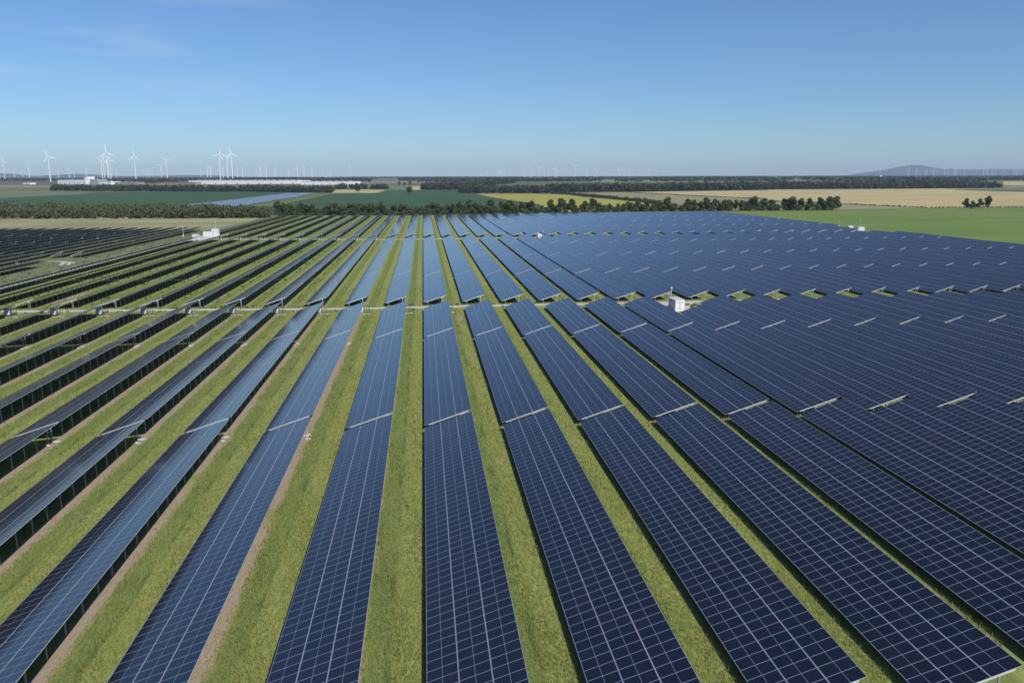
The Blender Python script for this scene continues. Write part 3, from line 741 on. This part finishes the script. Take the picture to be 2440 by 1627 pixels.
big = [(-2758,5704,45.9,.1,'white wind turbine at the far left edge, second tower from it'),(-5919,12120,63.6,.5,'small turbine cut by the picture\'s left edge'),(-1759,4059,24.3,-.35,'tall white wind turbine standing alone left of the white factory'),
 (-1983,5289,40.2,.9,'leftmost turbine of the group of four above the trees'),(-2032,5454,40.4,.2,'second turbine of the group of four above the trees'),(-1285,3491,27.2,-.1,'tallest white turbine, third of the group of four above the trees'),(-1791,4902,34.7,.0,'rightmost turbine of the group of four above the trees'),
 (-1487,4407,34.3,.05,'lone white turbine between the group of four and the near pair'),(-2102,6818,33.8,.7,'shorter turbine of the close pair in the left plain'),(-1595,5289,35.8,-.9,'taller turbine of the close pair in the left plain'),
 (-954,3967,32.2,.35,'first turbine of the three above the long warehouse'),(-987,4257,32.0,.95,'middle turbine of the three above the long warehouse'),(-878,3878,32.1,-.28,'third turbine of the three above the long warehouse'),
 (-718,8156,42.3,.3,'single brighter turbine above the end of the white warehouses'),(957,7588,22.2,.2,'first bright turbine of the centre line behind the woods'),(1002,7458,17.3,.8,'second bright turbine of the centre line behind the woods'),
 (1056,7272,17.5,1.2,'third bright turbine of the centre line behind the woods'),(1305,7933,17.6,.4,'fourth bright turbine of the centre line behind the woods'),(1276,6713,20.6,1.05,'largest turbine of the centre line behind the woods'),(1791,8311,13.3,.1,'double looking bright turbine, right end of the centre line')]
for x, y, z, ph, lb in big:
    turbine(x, y, z, 120, ph, math.atan2(-x, y)*.5+.2, lb, 'nearer wind turbines')
small = [(-5890,12466,67,120),(-5782,12466,67,120),(-3722,8156,53,120),(-4931,11635,56,120),(-4230,10266,60,120),(-5294,13025,63,120),(-4034,10266,59,120),(-4476,12466,79,120),(-5239,15866,80,120),(-3623,11188,62,120),(-4448,13851,69,120),(-4957,15583,77,120),(-2799,10642,54,120),(-2184,8555,50,120),(-2312,9186,53,120),(-2179,9186,47,120),(-2408,10908,56,120),(-1970,9186,52,120),(-3515,17500,68,96),(-2461,12466,58,120),(-1656,8555,48,120),(-1444,7723,44,120),(-3177,17500,85,65),(-1568,8905,47,120),(-1798,11188,58,120),(-2772,17500,77,84),(-1248,8311,46,120),(-1184,8311,46,120),(-2394,17500,65,96),(-1161,8726,47,120),(-1489,12466,56,120),(-1476,13025,53,120),(-1382,12466,55,120),(-514,17500,71,72),(-305,17500,71,72),(487,17500,57,84),(687,17500,57,96),(934,17500,56,84),(1052,17500,56,96),(1276,17500,55,96),(1075,13425,50,120),(1163,12466,49,120),(1188,12466,49,120),(1176,12120,48,120),(1264,12466,48,120),(1453,13425,49,120),(1531,12466,48,120),(1996,14544,59,120),(2027,13425,57,120),(2100,13425,56,120),(1941,11635,53,120),(2698,14544,57,120),(3030,15310,64,120),(2665,13025,60,120),(2938,13425,54,120),(4099,17500,67,65),(4197,17500,67,65),(2479,10030,53,120),(3557,14075,60,120),(3902,15310,62,120),(3652,14075,60,120),(3712,14075,59,120),(3856,14544,60,120),(4768,17500,65,101),(4795,17500,65,96),(3910,14075,59,120),(3837,13635,58,120),(3885,13635,58,120),(3923,13635,58,120),(4274,14544,63,120),(4446,15046,64,120),(5259,17500,69,84),(5695,17500,72,31),(6611,17500,77,48),(6940,17500,76,84),(8074,17500,86,96),(8656,14544,52,120),(7388,11635,64,120),(8674,13425,68,120),(9601,14544,70,120),(8996,13425,67,120),(11343,16782,71,120),(9202,13425,67,120),(10954,15866,73,120),(9390,13425,76,120),(9425,13425,76,120),(9885,13851,77,120),(12800,17500,87,108),(10265,13851,80,120),(11232,15046,84,120),(11349,15046,83,120),(11403,15046,83,120),(13404,17453,98,120),(13458,17453,98,120),(11048,14075,85,120),(11466,14544,87,120),(12589,15866,91,120)]
TM = []
for i in range(5):
    b = MB(); b.tube([(0,0,-14),(0,0,60),(0,0,119)], [4.4,3.8,3.0], 8); b.tube([(0,-4,120.5),(0,7,120.5)], [2.4,2.0], 8)
    for q in range(3): blade_into(b, (0,-4.6,120.5), i*.42+q*2*math.pi/3, 44, 1, 0, False, .8)
    TM.append(b.mesh('wind_turbine', [M_TURB, M_RED]))
for i, (x, y, z, H) in enumerate(small):
    y2, x2, z2 = y, x, z
    if y > 16500: k_ = 16400/y; x2, y2, z2, H = x*k_, y*k_, CH+(z-CH)*k_, H*k_
    o = link('wind_turbine', TM[rnd.randrange(5)]); o.location = (x2, y2, max(z2, zt(x2,y2)) if z2 > zt(x2,y2) else zt(x2,y2)-2)
    o.location.z = z2 if z2 < zt(x2,y2)+13 else zt(x2,y2)+12
    s = H/120; o.scale = (1.0, 1.0, s) if s > .7 else (.85, .85, s); o.rotation_euler.z = rnd.uniform(-.5,.5)
    r_ = x/y
    if r_ < -.24: lb, gr = 'tiny pale wind turbine on the left plain among the larger turbines', 'small turbines on the left plain'
    elif r_ < -.08: lb, gr = 'tiny pale wind turbine standing above the long white warehouses', 'small turbines above the warehouses'
    elif r_ < .06: lb, gr = 'faint tiny turbine above the middle of the dark green field', 'faint turbines at the middle horizon'
    elif r_ < .33: lb, gr = 'faint tiny turbine in the hazy cluster behind the centre woods', 'hazy turbines behind the centre woods'
    elif r_ < .56: lb, gr = 'single faint turbine on the plain left of the mountain', 'scattered turbines left of the mountain'
    else: lb, gr = 'small white wind turbine seen against the blue mountain', 'turbines before the blue mountain'
    tag(o, lb, 'wind turbine', gr)

# ------------------------------------------------------------------ hills
M_HILL = field('wooded_hill', (.08,.11,.09), (.13,.16,.12), (1,1,1), .002)  # base colour lightened to carry some of the distance haze
def hill(name, prof, y0, depth):
    prof = [(x, max(z, 70)) for x, z in prof]
    xs = [p[0] for p in prof]; zs = [p[1] for p in prof]; n = 90; X = np.linspace(xs[0], xs[-1], n); Z = np.interp(X, xs, zs)
    Z = np.convolve(np.pad(Z, 2, 'edge'), np.ones(5)/5, 'valid')
    sec = [(-1,0),(-.7,.25),(-.45,.62),(-.2,.92),(0,1),(.3,.8),(1,0)]; b = MB(); base = 66
    for i in range(n):
        for q, f in sec:
            b.v.append((X[i], y0+q*depth+rnd.uniform(-.06,.06)*depth*(abs(q) < .9), base-6+(Z[i]-base+6)*f*(1+(rnd.uniform(-.05,.03) if q != 0 else 0))))
    m = len(sec)
    for i in range(n-1):
        for j in range(m-1): b.f.append((i*m+j, (i+1)*m+j, (i+1)*m+j+1, i*m+j+1)); b.m.append(0)
    o = b.build(name, [M_HILL])
    for p in o.data.polygons: p.use_smooth = True
    return tag(o, kind='structure')
hill('mountain', [(8900,60),(9362,93),(9790,156),(10042,198),(10295,233),(10497,273),(10751,315),(11007,339),(11165,310),(11379,255),(11590,231),(11849,255),(12116,218),(12376,237),(12642,222),(12903,253),(13171,234),(13575,240),(14509,251),(15500,240)], 17000, 1400)
hill('hills', [(-12500,150),(-9503,183),(-8701,196),(-8299,185),(-7896,163),(-7536,99),(-7347,141),(-7159,172),(-6561,165),(-6046,117),(-5626,126),(-4993,136),(-4568,146),(-3928,123),(-3387,89),(-2736,66),(-1416,62),(-857,91),(-296,103),(269,84),(838,60)], 17000, 1300)

# ------------------------------------------------------------------ air
b = MB(); b.box(-15990, 15990, -195, 19990, -1.2, 352)
me = b.mesh('haze', []) if False else None
hz = MB(); hz.box(-15990, 15990, -195, 19990, -1.2, 352)
mh = bpy.data.materials.new('haze_air'); mh.use_nodes = True; nt = mh.node_tree; nt.nodes.clear()
out = nt.nodes.new('ShaderNodeOutputMaterial'); pv = nt.nodes.new('ShaderNodeVolumePrincipled')
pv.inputs['Color'].default_value = (.62,.745,1,1); pv.inputs['Density'].default_value = 4.3e-5; pv.inputs['Anisotropy'].default_value = .0
nt.links.new(pv.outputs[0], out.inputs['Volume'])
tag(hz.build('haze', [mh]), kind='stuff')

# ------------------------------------------------------------------ light, sky, camera
SX, SY, SZ = .50, -.85, 1.0
el = math.atan2(SZ, math.hypot(SX, SY)); az = math.atan2(SX, SY)      # azimuth clockwise from +Y
sd = bpy.data.lights.new('sun', 'SUN'); sd.energy = 4.6; sd.angle = R(.55); sd.color = (1,.955,.89)
so = bpy.data.objects.new('sun', sd); COL.objects.link(so); so.rotation_euler = Vector((SX,SY,SZ)).to_track_quat('Z','Y').to_euler(); so.location = (0,0,100)
W = bpy.data.worlds.new('World'); S.world = W; W.use_nodes = True; nt = W.node_tree
bg = nt.nodes['Background']; sky = nt.nodes.new('ShaderNodeTexSky'); sky.sky_type = 'NISHITA'; sky.sun_disc = False
sky.sun_elevation = el; sky.sun_rotation = az; sky.altitude = 100; sky.air_density = 1.0; sky.dust_density = .15; sky.ozone_density = 4.5
tint = nt.nodes.new('ShaderNodeMix'); tint.data_type = 'RGBA'; tint.blend_type = 'MULTIPLY'; tint.inputs[0].default_value = 1.; tint.inputs[7].default_value = (.75,.965,1.175,1)
nt.links.new(sky.outputs[0], tint.inputs[6]); bg.inputs[1].default_value = .090
# faint cirrus high in one part of the sky
tc = nt.nodes.new('ShaderNodeTexCoord'); mp = nt.nodes.new('ShaderNodeMapping'); mp.inputs['Scale'].default_value = (3,3,22); mp.inputs['Rotation'].default_value = (0,R(-14),0)
nz = nt.nodes.new('ShaderNodeTexNoise'); nz.inputs['Scale'].default_value = 2.2; nz.inputs['Detail'].default_value = 6
dt = nt.nodes.new('ShaderNodeVectorMath'); dt.operation = 'DOT_PRODUCT'; dt.inputs[1].default_value = (-.33,.905,.27)
mr = nt.nodes.new('ShaderNodeMapRange'); mr.interpolation_type = 'SMOOTHSTEP'; mr.inputs[1].default_value = .965; mr.inputs[2].default_value = 1.
m2 = nt.nodes.new('ShaderNodeMapRange'); m2.interpolation_type = 'SMOOTHSTEP'; m2.inputs[1].default_value = .48; m2.inputs[2].default_value = .75
mm = nt.nodes.new('ShaderNodeMath'); mm.operation = 'MULTIPLY'; m3 = nt.nodes.new('ShaderNodeMath'); m3.operation = 'MULTIPLY'; m3.inputs[1].default_value = .17
cm = nt.nodes.new('ShaderNodeMix'); cm.data_type = 'RGBA'; cm.inputs[7].default_value = (9,9.6,10.5,1)
for a, b_ in ((tc.outputs['Generated'], mp.inputs[0]), (mp.outputs[0], nz.inputs['Vector']), (tc.outputs['Generated'], dt.inputs[0]), (dt.outputs['Value'], mr.inputs[0]), (nz.outputs[0], m2.inputs[0]),
    (mr.outputs[0], mm.inputs[0]), (m2.outputs[0], mm.inputs[1]), (mm.outputs[0], m3.inputs[0]), (m3.outputs[0], cm.inputs[0]), (tint.outputs[2], cm.inputs[6]), (cm.outputs[2], bg.inputs[0])): nt.links.new(a, b_)
cd = bpy.data.cameras.new('camera'); co = bpy.data.objects.new('camera', cd); COL.objects.link(co)
mt = Matrix((RR, UU, -FWD)).transposed().to_4x4(); mt.translation = CAM; co.matrix_world = mt
cd.sensor_width = 36; cd.lens = 36*CF; cd.clip_start = .5; cd.clip_end = 40000
S.camera = co
S.view_settings.view_transform = 'Standard'; S.view_settings.look = 'None'; S.view_settings.gamma = 1; S.view_settings.exposure = 0
S.cycles.max_bounces = 6; S.cycles.volume_bounces = 0; S.cycles.use_denoising = True
S.cycles.sample_clamp_indirect = 4
